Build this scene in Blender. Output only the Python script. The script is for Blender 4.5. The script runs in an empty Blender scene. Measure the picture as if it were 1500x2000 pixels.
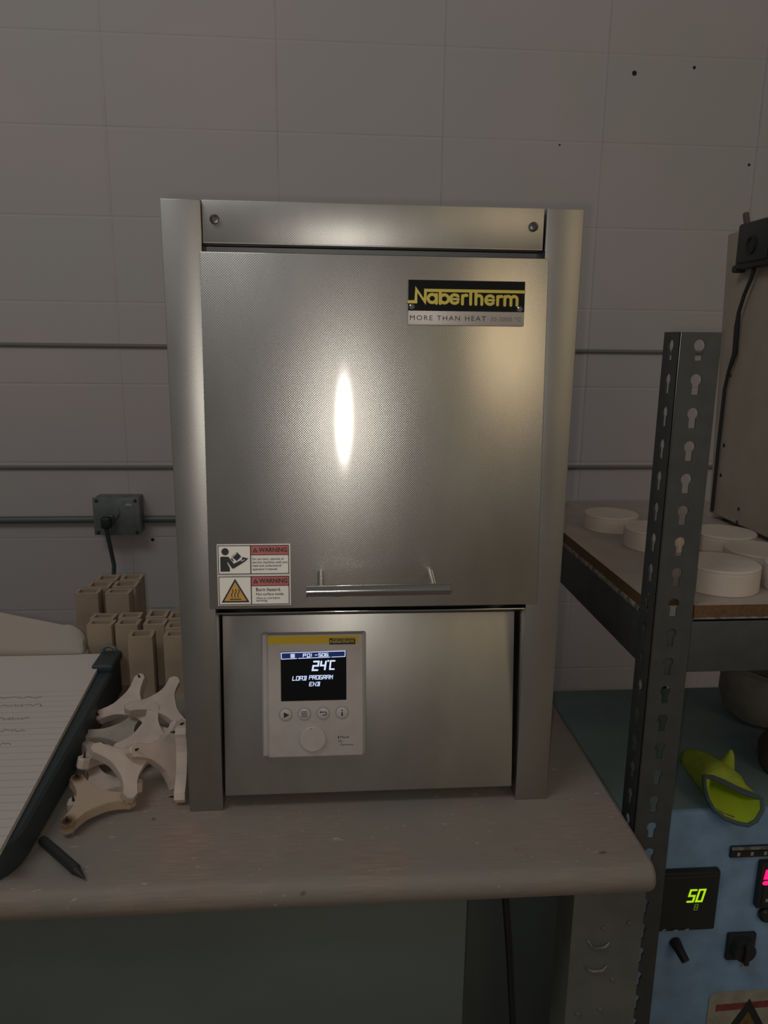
import bpy, bmesh, math, random
from mathutils import Vector, Matrix, Euler
random.seed(4)
R = math.radians
scn = bpy.context.scene
col = scn.collection

# ------------------------------------------------------------------ camera
YAW, PITCH, ROLL, FPX = 0.08074704910066179, -0.22187973835981728, 0.011909550980631843, 1500.0
cd = bpy.data.cameras.new('camera')
cam = bpy.data.objects.new('camera', cd)
col.objects.link(cam)
f = Vector((math.sin(YAW)*math.cos(PITCH), math.cos(YAW)*math.cos(PITCH), math.sin(PITCH)))
r0 = Vector((math.cos(YAW), -math.sin(YAW), 0)); u0 = r0.cross(f)
rr = math.cos(ROLL)*r0 + math.sin(ROLL)*u0
uu = -math.sin(ROLL)*r0 + math.cos(ROLL)*u0
mw = Matrix(((rr.x, uu.x, -f.x, -0.053656850), (rr.y, uu.y, -f.y, -0.793477712),
             (rr.z, uu.z, -f.z, 0.528753581), (0, 0, 0, 1)))
cam.matrix_world = mw
cd.sensor_fit = 'VERTICAL'; cd.sensor_height = 32.0; cd.lens = 32.0*FPX/2000.0
cd.clip_start = 0.02; cd.clip_end = 50
scn.camera = cam

# ------------------------------------------------------------------ view, world, lights
scn.view_settings.view_transform = 'Standard'
scn.view_settings.look = 'None'
scn.view_settings.gamma = 1.0
scn.view_settings.use_curve_mapping = False
scn.view_settings.exposure = 0.0

w = bpy.data.worlds.new('world'); scn.world = w; w.use_nodes = True
bg = w.node_tree.nodes['Background']
bg.inputs[0].default_value = (1.0, 0.965, 0.91, 1); bg.inputs[1].default_value = 0.124

def light(name, kind, loc, target, power, color, **kw):
    d = bpy.data.lights.new(name, kind); d.energy = power; d.color = color
    for k, v in kw.items(): setattr(d, k, v)
    o = bpy.data.objects.new(name, d); col.objects.link(o); o.location = loc
    o.rotation_euler = (Vector(target)-Vector(loc)).to_track_quat('-Z', 'Y').to_euler()
    return o
# the phone's torch, beside the lens
light('phone_torch', 'SPOT', (-0.067, -0.795, 0.520), (-0.05, 0.0, 0.60), 4.9, (1.0, 0.95, 0.88),
      shadow_soft_size=0.004, spot_size=R(120), spot_blend=1.0)
# warm room lamp behind and to the right, mirrored in the steel; a soft edged diffuser
wl = light('warm_room_lamp', 'AREA', (2.15, -3.3, 1.85), (0.1, 0, 0.5), 11.5, (1.0, 0.78, 0.46),
      shape='ELLIPSE', size=1.9, size_y=3.6)
wl.data.use_nodes = True
_n = wl.data.node_tree; _g = _n.nodes.new('ShaderNodeNewGeometry'); _d = _n.nodes.new('ShaderNodeVectorMath'); _d.operation = 'DISTANCE'
_d.inputs[1].default_value = (.5, .5, 0); _m = _n.nodes.new('ShaderNodeMapRange'); _m.interpolation_type = 'SMOOTHERSTEP'
_m.inputs['From Min'].default_value = .0; _m.inputs['From Max'].default_value = .5; _m.inputs['To Min'].default_value = 3.0; _m.inputs['To Max'].default_value = 0.0
_n.links.new(_g.outputs['Parametric'], _d.inputs[0]); _n.links.new(_d.outputs['Value'], _m.inputs['Value'])
_n.links.new(_m.outputs[0], _n.nodes['Emission'].inputs['Strength'])
# dim ceiling panel over the room
light('ceiling_panel', 'AREA', (-1.2, -0.9, 2.3), (-0.4, 0.9, 0.9), 10.0, (0.95, 0.98, 1.0),
      shape='RECTANGLE', size=1.2, size_y=0.6)

# ------------------------------------------------------------------ materials
def srgb(c):
    return tuple(((x/255.0)/12.92 if x/255.0 <= .04045 else ((x/255.0+.055)/1.055)**2.4) for x in c)
def mat(name, rgb, rough=.6, metal=0.0, spec=.5, noise=0.0, nscale=20.0, bump=0.0, bscale=200.0, emit=None, estr=1.0, coat=0, stretch=(1,1,1), rgb2=None):
    m = bpy.data.materials.new(name); m.use_nodes = True
    nt = m.node_tree; b = nt.nodes['Principled BSDF']
    b.inputs['Base Color'].default_value = (*rgb, 1)
    b.inputs['Roughness'].default_value = rough
    b.inputs['Metallic'].default_value = metal
    b.inputs['Specular IOR Level'].default_value = spec
    tc = nt.nodes.new('ShaderNodeTexCoord')
    mp = nt.nodes.new('ShaderNodeMapping'); mp.inputs['Scale'].default_value = stretch
    nt.links.new(tc.outputs['Object'], mp.inputs[0])
    if noise or rgb2:
        n = nt.nodes.new('ShaderNodeTexNoise'); n.inputs['Scale'].default_value = nscale; n.inputs['Detail'].default_value = 5
        nt.links.new(mp.outputs[0], n.inputs['Vector'])
        rp = nt.nodes.new('ShaderNodeValToRGB')
        rp.color_ramp.elements[0].position = .32; rp.color_ramp.elements[1].position = .68
        lo = tuple(c*(1-noise) for c in rgb); hi = rgb2 or tuple(min(1, c*(1+noise)) for c in rgb)
        rp.color_ramp.elements[0].color = (*lo, 1); rp.color_ramp.elements[1].color = (*hi, 1)
        nt.links.new(n.outputs['Fac'], rp.inputs[0]); nt.links.new(rp.outputs[0], b.inputs['Base Color'])
    if bump:
        n2 = nt.nodes.new('ShaderNodeTexNoise'); n2.inputs['Scale'].default_value = bscale; n2.inputs['Detail'].default_value = 3
        nt.links.new(mp.outputs[0], n2.inputs['Vector'])
        bp = nt.nodes.new('ShaderNodeBump'); bp.inputs['Strength'].default_value = bump; bp.inputs['Distance'].default_value = .002
        nt.links.new(n2.outputs['Fac'], bp.inputs['Height']); nt.links.new(bp.outputs[0], b.inputs['Normal'])
    if emit:
        b.inputs['Emission Color'].default_value = (*emit, 1); b.inputs['Emission Strength'].default_value = estr
    return m

def steel(name, rgb=(.61, .58, .54), pattern=True, rough=(.165, .36), mixf=.74, tarnish=.28, aniso=(.56, .62), pat=1.0):
    m = bpy.data.materials.new(name); m.use_nodes = True
    nt = m.node_tree; N = nt.nodes; L = nt.links
    b = N['Principled BSDF']; out = N['Material Output']
    tc = N.new('ShaderNodeTexCoord')
    # faint smears
    ns = N.new('ShaderNodeTexNoise'); ns.inputs['Scale'].default_value = 9; ns.inputs['Detail'].default_value = 6
    mp = N.new('ShaderNodeMapping'); mp.inputs['Scale'].default_value = (1, 1, .45)
    L.new(tc.outputs['Object'], mp.inputs[0]); L.new(mp.outputs[0], ns.inputs['Vector'])
    rp = N.new('ShaderNodeValToRGB'); rp.color_ramp.elements[0].position = .3; rp.color_ramp.elements[1].position = .7
    rp.color_ramp.elements[0].color = (*[c*(1-tarnish) for c in rgb], 1); rp.color_ramp.elements[1].color = (*rgb, 1)
    L.new(ns.outputs['Fac'], rp.inputs[0])
    nrm = None
    if pattern:
        sc = N.new('ShaderNodeVectorMath'); sc.operation = 'SCALE'; sc.inputs['Scale'].default_value = 2*math.pi/.0024
        L.new(tc.outputs['Object'], sc.inputs[0])
        sx = N.new('ShaderNodeSeparateXYZ'); L.new(sc.outputs[0], sx.inputs[0])
        def op(o, a, c=None):
            n = N.new('ShaderNodeMath'); n.operation = o; L.new(a, n.inputs[0])
            if c is not None: L.new(c, n.inputs[1])
            return n.outputs[0]
        s1 = op('SINE', sx.outputs[0]); s2 = op('SINE', sx.outputs[2])
        h = op('MULTIPLY', s1, s2)
        bp = N.new('ShaderNodeBump'); bp.inputs['Strength'].default_value = .46*pat; bp.inputs['Distance'].default_value = .00010
        L.new(h, bp.inputs['Height']); nrm = bp.outputs[0]
    g1 = N.new('ShaderNodeBsdfAnisotropic'); g1.distribution = 'BECKMANN'
    g1.inputs['Roughness'].default_value = rough[0]; g1.inputs['Anisotropy'].default_value = aniso[0]
    b.inputs['Metallic'].default_value = 1; b.inputs['Roughness'].default_value = rough[1]; b.inputs['Anisotropic'].default_value = aniso[1]
    if nrm: L.new(nrm, b.inputs['Normal'])
    # brushed sheet: highlights stretch vertically
    cx = N.new('ShaderNodeCombineXYZ'); cx.inputs[2].default_value = 1
    L.new(rp.outputs[0], b.inputs['Base Color']); L.new(rp.outputs[0], g1.inputs['Color'])
    L.new(cx.outputs[0], b.inputs['Tangent']); cz = N.new('ShaderNodeCombineXYZ'); cz.inputs[0].default_value = 1; L.new(cz.outputs[0], g1.inputs['Tangent'])
    mx = N.new('ShaderNodeMixShader'); mx.inputs[0].default_value = mixf
    L.new(g1.outputs[0], mx.inputs[1]); L.new(b.outputs[0], mx.inputs[2]); L.new(mx.outputs[0], out.inputs['Surface'])
    return m

M = {}
M['steel'] = steel('patterned_steel')
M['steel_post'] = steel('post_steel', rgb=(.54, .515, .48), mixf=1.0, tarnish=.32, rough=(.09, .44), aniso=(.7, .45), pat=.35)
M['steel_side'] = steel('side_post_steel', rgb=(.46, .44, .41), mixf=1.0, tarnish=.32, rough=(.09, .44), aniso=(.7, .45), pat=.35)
M['chrome'] = mat('polished_steel', (.46, .445, .42), .13, 1.0)
M['dark_steel'] = mat('dark_screw_steel', (.12, .115, .11), .35, 1.0)
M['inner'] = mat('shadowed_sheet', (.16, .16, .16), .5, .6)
M['black_enamel'] = mat('black_enamel', (.006, .006, .006), .22, 0, .3)
M['gold'] = mat('gold_lettering', (.62, .50, .10), .35, .4)
M['plate'] = mat('name_plate_silver', (.42, .37, .34), .45, .3)
M['ink'] = mat('dark_ink', (.02, .02, .02), .6)
M['ink_faint'] = mat('faded_ink', (.17, .15, .135), .6)
M['sticker'] = mat('sticker_white', (.90, .84, .77), .55)
M['sticker_red'] = mat('sticker_red', (.52, .14, .13), .55)
M['sticker_black'] = mat('sticker_black', (.02, .025, .028), .55)
M['sticker_amber'] = mat('sticker_amber', (.62, .34, .07), .55)
M['ctrl'] = mat('controller_grey_plastic', (.46, .41, .385), .55, noise=.05, nscale=60)
M['ctrl_btn'] = mat('controller_button_plastic', (.48, .43, .405), .5)
M['ctrl_side'] = mat('controller_frame_plastic', (.34, .32, .31), .5)
M['yellow'] = mat('yellow_band', (.60, .40, .01), .5)
M['lcd'] = mat('lcd_glass', (.004, .005, .006), .25, 0, .3)
M['lcd_blue'] = mat('lcd_header_glow', (.004, .008, .03), .3, emit=(.006, .014, .07), estr=1.0)
M['lcd_lit'] = mat('lcd_lit_segments', (.0, .0, .0), .4, emit=(.62, .72, 1.0), estr=1.1)
M['wood'] = None
M['chip'] = mat('particle_board_edge', (.24, .13, .055), .85, rgb2=(.12, .06, .024), noise=.3, nscale=260, bump=.5, bscale=320)
M['laminate'] = mat('white_laminate', (.40, .33, .29), .6, noise=.08, nscale=30)
M['shelf_metal'] = mat('charcoal_shelf_paint', (.066, .070, .067), .55, .0, .4, noise=.12, nscale=40)
M['shelf_edge'] = mat('glossy_shelf_edge', (.10, .10, .095), .22, .5, .8)  # paler, shinier post corner that brings out the highlight
M['scuff_lit'] = mat('scuffed_and_lit_lip', (.22, .21, .19), .6, noise=.6, nscale=90)  # scuffs on the beam lips; also the painted light on the leg slots
M['blue'] = mat('blue_enamel', (.25, .395, .60), .65, 0, .3, noise=.12, nscale=30, bump=.12, bscale=260)
M['teal_top'] = mat('dark_teal_top', (.19, .27, .285), .7, 0, .3, noise=.1, nscale=12)
M['black_plastic'] = mat('black_plastic', (.028, .030, .029), .45, 0, .35)
M['black_rubber'] = mat('black_rubber', (.024, .025, .024), .6, 0, .3)
M['navy_plastic'] = mat('clipboard_black_plastic', (.036, .048, .052), .5, 0, .4)
M['green_lit'] = mat('green_lit_segments', (0, 0, 0), .4, emit=(.42, .75, .01), estr=1.0)
M['green_dim'] = mat('dim_green_segments', (0, 0, 0), .4, emit=(.10, .16, .01), estr=.6)
M['red_lit'] = mat('red_lit_segments', (0, 0, 0), .4, emit=(1.0, .01, .16), estr=1.2)
M['beige'] = mat('beige_cabinet_paint', (.33, .275, .22), .6, 0, .3, noise=.06, nscale=18)
M['outlet'] = mat('galvanized_box', (.17, .185, .175), .5, .35, noise=.2, nscale=40)
M['conduit'] = mat('conduit_grey', (.115, .135, .128), .5, .2)
M['strip'] = mat('grey_painted_strip', (.17, .165, .155), .7)
M['cord'] = mat('dark_green_cord', (.010, .022, .020), .55)
M['tile'] = mat('hollow_tube_clay', (.36, .265, .185), .9, noise=.12, nscale=25)
M['stilt'] = mat('stilt_ceramic', (.56, .45, .385), .85, noise=.10, nscale=40)
M['stilt_grey'] = mat('stilt_ceramic_grey', (.36, .32, .27), .85, noise=.12, nscale=40)
M['pin'] = mat('burnt_pin', (.018, .013, .009), .8)
M['disc'] = mat('white_ceramic_disc', (.62, .53, .46), .75, noise=.05, nscale=30)
M['lime'] = mat('lime_fabric', (.42, .52, .05), .85, bump=.4, bscale=500, noise=.12, nscale=60)
M['lime_in'] = mat('lime_lining', (.46, .60, .02), .8, bump=.3, bscale=500)
M['teal_trim'] = mat('blue_grey_trim', (.085, .12, .125), .85)
M['bag'] = mat('grey_plaster', (.22, .20, .175), .85, noise=.15, nscale=25, bump=.4, bscale=60)
M['card'] = mat('brown_cardboard', (.10, .075, .055), .85, noise=.2, nscale=30)
M['grey_leg'] = mat('grey_green_leg_paint', (.145, .148, .13), .55, 0, .4, noise=.12, nscale=25, bump=.05)
M['dark_panel'] = mat('dark_green_grey_panel', (.125, .150, .142), .55, 0, .4, noise=.08, nscale=6)
M['label_cream'] = mat('cream_label', (.36, .34, .27), .7, noise=.15, nscale=60)
M['label_red'] = mat('dark_red_print', (.24, .05, .045), .7, noise=.3, nscale=120)
M['label_yellow'] = mat('ochre_print', (.16, .115, .03), .7)
M['paper_back'] = mat('curled_paper', (.40, .345, .30), .85)
M['floor'] = mat('concrete_floor', (.38, .34, .30), .8, noise=.15, nscale=5)
M['white_bit'] = mat('pale_switch_bit', (.4, .38, .34), .6)

def wood():
    m = mat('worn_brown_laminate', (.19, .122, .098), .55, 0, .35)
    nt = m.node_tree; N = nt.nodes; L = nt.links; b = N['Principled BSDF']
    tc = N.new('ShaderNodeTexCoord')
    def noise(scale, stretch, detail=6):
        mp = N.new('ShaderNodeMapping'); mp.inputs['Scale'].default_value = stretch
        n = N.new('ShaderNodeTexNoise'); n.inputs['Scale'].default_value = scale; n.inputs['Detail'].default_value = detail
        L.new(tc.outputs['Object'], mp.inputs[0]); L.new(mp.outputs[0], n.inputs['Vector']); return n.outputs['Fac']
    def ramp(fac, p0, c0, p1, c1):
        r = N.new('ShaderNodeValToRGB'); r.color_ramp.elements[0].position = p0; r.color_ramp.elements[1].position = p1
        r.color_ramp.elements[0].color = (*c0, 1); r.color_ramp.elements[1].color = (*c1, 1); L.new(fac, r.inputs[0]); return r.outputs[0]
    def mix(fac, a, c):
        x = N.new('ShaderNodeMix'); x.data_type = 'RGBA'
        if isinstance(fac, float): x.inputs[0].default_value = fac
        else: L.new(fac, x.inputs[0])
        L.new(a, x.inputs[6])
        if isinstance(c, tuple): x.inputs[7].default_value = (*c, 1)
        else: L.new(c, x.inputs[7])
        return x.outputs[2]
    grain = ramp(noise(30, (1, 14, 14)), .3, (.26, .182, .148), .7, (.39, .28, .232))
    blot = ramp(noise(7, (1, 1, 1)), .42, (1, 1, 1), .72, (0, 0, 0))
    c1 = mix(blot, grain, (.245, .225, .195))
    dust = ramp(noise(85, (1, 2.2, 1), 8), .66, (0, 0, 0), .74, (1, 1, 1))
    c2 = mix(dust, c1, (.43, .37, .32))
    spots = ramp(noise(34, (1, 1.6, 1), 2), .74, (0, 0, 0), .78, (1, 1, 1))
    c3 = mix(spots, c2, (.15, .11, .09))
    L.new(c3, b.inputs['Base Color'])
    return m
M['wood'] = wood()

def wall_paint():
    m = mat('painted_block_wall', (.50, .455, .43), .75, 0, .25)
    nt = m.node_tree; N = nt.nodes; L = nt.links; b = N['Principled BSDF']
    tc = N.new('ShaderNodeTexCoord')
    sw = N.new('ShaderNodeSeparateXYZ'); L.new(tc.outputs['Object'], sw.inputs[0])
    def joint(sock, off, half, wd, hgt):
        a = N.new('ShaderNodeMath'); a.operation = 'ADD'; L.new(sock, a.inputs[0]); a.inputs[1].default_value = off
        p = N.new('ShaderNodeMath'); p.operation = 'PINGPONG'; L.new(a.outputs[0], p.inputs[0]); p.inputs[1].default_value = half
        m_ = N.new('ShaderNodeMapRange'); m_.interpolation_type = 'SMOOTHSTEP'; L.new(p.outputs[0], m_.inputs['Value'])
        m_.inputs['From Min'].default_value = 0; m_.inputs['From Max'].default_value = wd; m_.inputs['To Min'].default_value = hgt; m_.inputs['To Max'].default_value = 0
        return m_.outputs[0]
    jx = joint(sw.outputs[0], .5695, .2032, .0060, 1.0)      # raised beads of paint in the upright joints
    jz = joint(sw.outputs[2], .0, .1016, .0045, -.45)        # shallow bed joints
    br = N.new('ShaderNodeMath'); br.operation = 'ADD'; L.new(jx, br.inputs[0]); L.new(jz, br.inputs[1])
    n1 = N.new('ShaderNodeTexNoise'); n1.inputs['Scale'].default_value = 2.2; n1.inputs['Detail'].default_value = 3
    L.new(tc.outputs['Object'], n1.inputs['Vector'])
    r1 = N.new('ShaderNodeValToRGB'); r1.color_ramp.elements[0].position = .4; r1.color_ramp.elements[1].position = .6
    r1.color_ramp.elements[0].color = (.465, .440, .420, 1); r1.color_ramp.elements[1].color = (.50, .440, .435, 1)
    L.new(n1.outputs['Fac'], r1.inputs[0]); L.new(r1.outputs[0], b.inputs['Base Color'])
    n2 = N.new('ShaderNodeTexNoise'); n2.inputs['Scale'].default_value = 160; n2.inputs['Detail'].default_value = 3
    L.new(tc.outputs['Object'], n2.inputs['Vector'])
    n3 = N.new('ShaderNodeTexNoise'); n3.inputs['Scale'].default_value = 14
    L.new(tc.outputs['Object'], n3.inputs['Vector'])
    mu = N.new('ShaderNodeMath'); mu.operation = 'MULTIPLY'; L.new(br.outputs[0], mu.inputs[0]); L.new(n3.outputs['Fac'], mu.inputs[1])
    b1 = N.new('ShaderNodeBump'); b1.inputs['Strength'].default_value = .7; b1.inputs['Distance'].default_value = .0045
    L.new(mu.outputs[0], b1.inputs['Height'])
    b2 = N.new('ShaderNodeBump'); b2.inputs['Strength'].default_value = .12; b2.inputs['Distance'].default_value = .002
    L.new(n2.outputs['Fac'], b2.inputs['Height']); L.new(b1.outputs[0], b2.inputs['Normal']); L.new(b2.outputs[0], b.inputs['Normal'])
    return m
M['wall'] = wall_paint()

def stained():
    m = mat('stained_tan_stilt', (.44, .33, .24), .85)
    nt = m.node_tree; N = nt.nodes; L = nt.links; b = N['Principled BSDF']
    tc = N.new('ShaderNodeTexCoord'); prev = None
    for k in range(3):
        a = R(120*k); v = N.new('ShaderNodeVectorMath'); v.operation = 'DISTANCE'
        L.new(tc.outputs['Object'], v.inputs[0]); v.inputs[1].default_value = (.0415*math.cos(a), .0415*math.sin(a), .0135)
        if prev is None: prev = v.outputs['Value']
        else:
            q = N.new('ShaderNodeMath'); q.operation = 'MINIMUM'; L.new(prev, q.inputs[0]); L.new(v.outputs['Value'], q.inputs[1]); prev = q.outputs[0]
    r = N.new('ShaderNodeValToRGB'); e = r.color_ramp.elements
    e[0].position = .0035; e[0].color = (.03, .018, .010, 1); e[1].position = .0125; e[1].color = (.45, .34, .25, 1)
    k = e.new(.007); k.color = (.20, .125, .055, 1)
    L.new(prev, r.inputs[0]); L.new(r.outputs[0], b.inputs['Base Color'])
    return m
M['stilt_tan'] = stained()

def ruled():
    m = mat('ruled_paper', (.56, .50, .455), .85)
    nt = m.node_tree; N = nt.nodes; L = nt.links; b = N['Principled BSDF']
    tc = N.new('ShaderNodeTexCoord'); s = N.new('ShaderNodeSeparateXYZ'); L.new(tc.outputs['Object'], s.inputs[0])
    md = N.new('ShaderNodeMath'); md.operation = 'MODULO'; md.inputs[1].default_value = .0135
    ad = N.new('ShaderNodeMath'); ad.operation = 'ADD'; ad.inputs[1].default_value = 1.35
    L.new(s.outputs[1], ad.inputs[0]); L.new(ad.outputs[0], md.inputs[0])
    lt = N.new('ShaderNodeMath'); lt.operation = 'LESS_THAN'; lt.inputs[1].default_value = .0012; L.new(md.outputs[0], lt.inputs[0])
    y = N.new('ShaderNodeMath'); y.operation = 'LESS_THAN'; y.inputs[1].default_value = .205; L.new(s.outputs[1], y.inputs[0])
    mu = N.new('ShaderNodeMath'); mu.operation = 'MULTIPLY'; L.new(lt.outputs[0], mu.inputs[0]); L.new(y.outputs[0], mu.inputs[1])
    x = N.new('ShaderNodeMix'); x.data_type = 'RGBA'; L.new(mu.outputs[0], x.inputs[0])
    x.inputs[6].default_value = (.56, .50, .455, 1); x.inputs[7].default_value = (.40, .37, .36, 1)
    L.new(x.outputs[2], b.inputs['Base Color'])
    return m
M['ruled'] = ruled()

# ------------------------------------------------------------------ mesh builder
class MB:
    def __init__(s): s.bm = bmesh.new()
    def _fin(s, faces, mi, smooth=False):
        for q in faces: q.material_index = mi; q.smooth = smooth
    def box(s, x0, x1, y0, y1, z0, z1, bev=0, mi=0, seg=2):
        v = [s.bm.verts.new((x, y, z)) for x in (x0, x1) for y in (y0, y1) for z in (z0, z1)]
        F = [(0,1,3,2),(4,6,7,5),(0,4,5,1),(2,3,7,6),(0,2,6,4),(1,5,7,3)]
        fs = [s.bm.faces.new([v[i] for i in q]) for q in F]
        if bev:
            es = list({e for q in fs for e in q.edges})
            r = bmesh.ops.bevel(s.bm, geom=es, offset=bev, segments=seg, profile=.5, affect='EDGES')
            fs = list({q for q in r['faces']} | {q for q in fs if q.is_valid})
        s._fin(fs, mi); return fs
    def prism(s, poly, a0, a1, axis='z', mi=0, smooth=False):
        # poly in 2D, extruded from a0 to a1 along axis
        def P(p, a): return {'z': (p[0], p[1], a), 'y': (p[0], a, p[1]), 'x': (a, p[0], p[1])}[axis]
        A = [s.bm.verts.new(P(p, a0)) for p in poly]; B = [s.bm.verts.new(P(p, a1)) for p in poly]
        n = len(poly); fs = []
        for i in range(n):
            q = s.bm.faces.new((A[i], A[(i+1)%n], B[(i+1)%n], B[i])); q.smooth = smooth; fs.append(q)
        c = [s.bm.faces.new(A[::-1]), s.bm.faces.new(B)]
        for q in fs+c: q.material_index = mi
        return fs+c
    def flat(s, poly, y, mi=0):
        q = s.bm.faces.new([s.bm.verts.new((p[0], y, p[1])) for p in poly]); q.material_index = mi
        q.normal_update()
        if q.normal.y > 0: q.normal_flip()
        return q
    def disc(s, c, r, y, mi=0, n=20):
        s.flat([(c[0]+r*math.cos(2*math.pi*i/n), c[1]+r*math.sin(2*math.pi*i/n)) for i in range(n)], y, mi)
    def stroke(s, pts, wd, y, mi=0, cap=True):
        # flat mitred ribbon with round ends; each ribbon sits a hair above the last
        s.lift = getattr(s, 'lift', 0)+1; y -= s.lift*5e-6
        P = [Vector(p) for p in pts]; P = [p for k, p in enumerate(P) if k == 0 or (p-P[k-1]).length > 1e-7]
        closed = len(P) > 3 and (P[0]-P[-1]).length < 1e-7
        if closed: P = P[:-1]
        n = len(P); side = []
        for k in range(n):
            a = P[k-1] if (k or closed) else None; c = P[(k+1) % n] if (k < n-1 or closed) else None
            d1 = (P[k]-a).normalized() if a is not None else None; d2 = (c-P[k]).normalized() if c is not None else None
            d1 = d1 or d2; d2 = d2 or d1
            n1 = Vector((-d1.y, d1.x)); n2 = Vector((-d2.y, d2.x)); m_ = (n1+n2)
            m_ = m_.normalized() if m_.length > 1e-6 else n1
            side.append(m_*(wd/2)/max(.45, m_.dot(n1)))
        for k in range(n if closed else n-1):
            q = (k+1) % n
            s.flat([P[k]-side[k], P[q]-side[q], P[q]+side[q], P[k]+side[k]], y, mi)
        if cap and not closed:
            for a in (P[0], P[-1]): s.disc(a, wd/2, y-2e-6, mi, 10)
    def text(s, string, x, z, y, width, height=None, mi=0, bold=0, space=1.0):
        c = bpy.data.curves.new('tmp', 'FONT'); c.body = string; c.size = 1; c.offset = bold; c.space_character = space; c.resolution_u = 3
        o = bpy.data.objects.new('tmp', c); col.objects.link(o)
        dg = bpy.context.evaluated_depsgraph_get(); me = bpy.data.meshes.new_from_object(o.evaluated_get(dg))
        xs = [v.co.x for v in me.vertices]; zs = [v.co.y for v in me.vertices]
        sx = width/(max(xs)-min(xs)); sz = (height/(max(zs)-min(zs))) if height else sx
        x0 = min(xs); z0 = min(zs) if height else 0
        vs = [s.bm.verts.new((x+(v.co.x-x0)*sx, y, z+(v.co.y-z0)*sz)) for v in me.vertices]
        for p in me.polygons:
            try: q = s.bm.faces.new([vs[i] for i in p.vertices])
            except ValueError: continue
            q.material_index = mi; q.normal_update()
            if q.normal.y > 0: q.normal_flip()
        bpy.data.objects.remove(o); bpy.data.curves.remove(c); bpy.data.meshes.remove(me)
    def tube(s, pts, r, seg=10, mi=0, smooth=True, close=True):
        P = [Vector(p) for p in pts]; rs = r if isinstance(r, (list, tuple)) else [r]*len(P)
        rings = []; up = None
        for i, p in enumerate(P):
            d = (P[min(i+1, len(P)-1)]-P[max(i-1, 0)]).normalized()
            if up is None:
                up = Vector((0, 0, 1)) if abs(d.z) < .9 else Vector((1, 0, 0))
            a = d.cross(up).normalized(); b = a.cross(d).normalized(); up = b
            rings.append([s.bm.verts.new(p+(a*math.cos(2*math.pi*k/seg)+b*math.sin(2*math.pi*k/seg))*rs[i]) for k in range(seg)])
        for A, B in zip(rings, rings[1:]):
            for k in range(seg):
                q = s.bm.faces.new((A[k], A[(k+1)%seg], B[(k+1)%seg], B[k])); q.smooth = smooth; q.material_index = mi
        if close:
            for ring in (rings[0], rings[-1]):
                q = s.bm.faces.new(ring); q.material_index = mi
    def loft(s, rings, mi=0, smooth=True, cap0=True, cap1=True):
        V = [[s.bm.verts.new(p) for p in ring] for ring in rings]; n = len(V[0])
        for A, B in zip(V, V[1:]):
            for k in range(n):
                q = s.bm.faces.new((A[k], A[(k+1)%n], B[(k+1)%n], B[k])); q.smooth = smooth; q.material_index = mi
        for c, ring in ((cap0, V[0]), (cap1, V[-1])):
            if c: q = s.bm.faces.new(ring); q.material_index = mi
    def lathe(s, prof, c=(0, 0, 0), seg=32, mi=0, axis='z', smooth=True):
        rings = []
        for r, h in prof:
            ring = []
            for k in range(seg):
                t = 2*math.pi*k/seg; a, b = r*math.cos(t), r*math.sin(t)
                p = {'z': (a, b, h), 'y': (a, h, b), 'x': (h, a, b)}[axis]
                ring.append((c[0]+p[0], c[1]+p[1], c[2]+p[2]))
            rings.append(ring)
        s.loft(rings, mi, smooth)
    def build(s, name, mats, parent=None, loc=(0,0,0), rot=(0,0,0), sharp=True):
        bmesh.ops.recalc_face_normals(s.bm, faces=[q for q in s.bm.faces if not (len(q.edges) and all(len(e.link_faces) < 2 for e in q.edges))])
        me = bpy.data.meshes.new(name); s.bm.to_mesh(me); s.bm.free()
        for m in (mats if isinstance(mats, (list, tuple)) else [mats]): me.materials.append(M[m])
        if sharp:
            try: me.set_sharp_from_angle(angle=R(35))
            except Exception: pass
        o = bpy.data.objects.new(name, me); col.objects.link(o)
        o.location = loc; o.rotation_euler = rot
        if parent: o.parent = parent
        return o
def tag(o, label=None, cat=None, group=None, kind=None):
    if label: o['label'] = label
    if cat: o['category'] = cat
    if group: o['group'] = group
    if kind: o['kind'] = kind
    return o
def empty(name, loc=(0,0,0), rot=(0,0,0)):
    o = bpy.data.objects.new(name, None); o.empty_display_size = .02; col.objects.link(o); o.location = loc; o.rotation_euler = rot; return o
def arc(cx, cy, r, a0, a1, n=10, ry=None):
    ry = ry or r
    return [(cx+r*math.cos(R(a0+(a1-a0)*i/n)), cy+ry*math.sin(R(a0+(a1-a0)*i/n))) for i in range(n+1)]
def rrect(x0, x1, y0, y1, r, n=5):
    return (arc(x1-r, y1-r, r, 0, 90, n)+arc(x0+r, y1-r, r, 90, 180, n)+arc(x0+r, y0+r, r, 180, 270, n)+arc(x1-r, y0+r, r, 270, 360, n))

# ------------------------------------------------------------------ the setting
FLOOR = -.90
b = MB(); b.box(-4, 4, -4.5, 1.25, FLOOR-.05, FLOOR); tag(b.build('floor', 'floor'), kind='structure')
b = MB(); b.box(-4, 4, 1.25, 1.40, FLOOR-.05, 2.6)
wall = tag(b.build('wall_back', 'wall'), kind='structure')
for i, (x, z, r) in enumerate(((.7217, 1.1784, .0052), (.8738, 1.1965, .0034), (1.0427, .9757, .003), (.543, 1.0086, .002), (-.5127, -.0063, .004))):
    b = MB(); b.lathe([(r*1.15, 1.2500), (r*1.15, 1.2494), (r*.8, 1.2490), (.0001, 1.2488)], (x, 0, z), 12, axis='y')
    b.build('anchor_hole', 'pin', wall)
for n, z, dz in (('trim_1', .5025, -.001), ('trim_2', .1905, -.001)):
    b = MB(); b.tube([(-2.2, 1.247, z+.002), (2.2, 1.247, z+dz)], .0052, 8); tag(b.build(n, 'strip'), kind='structure')

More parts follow.
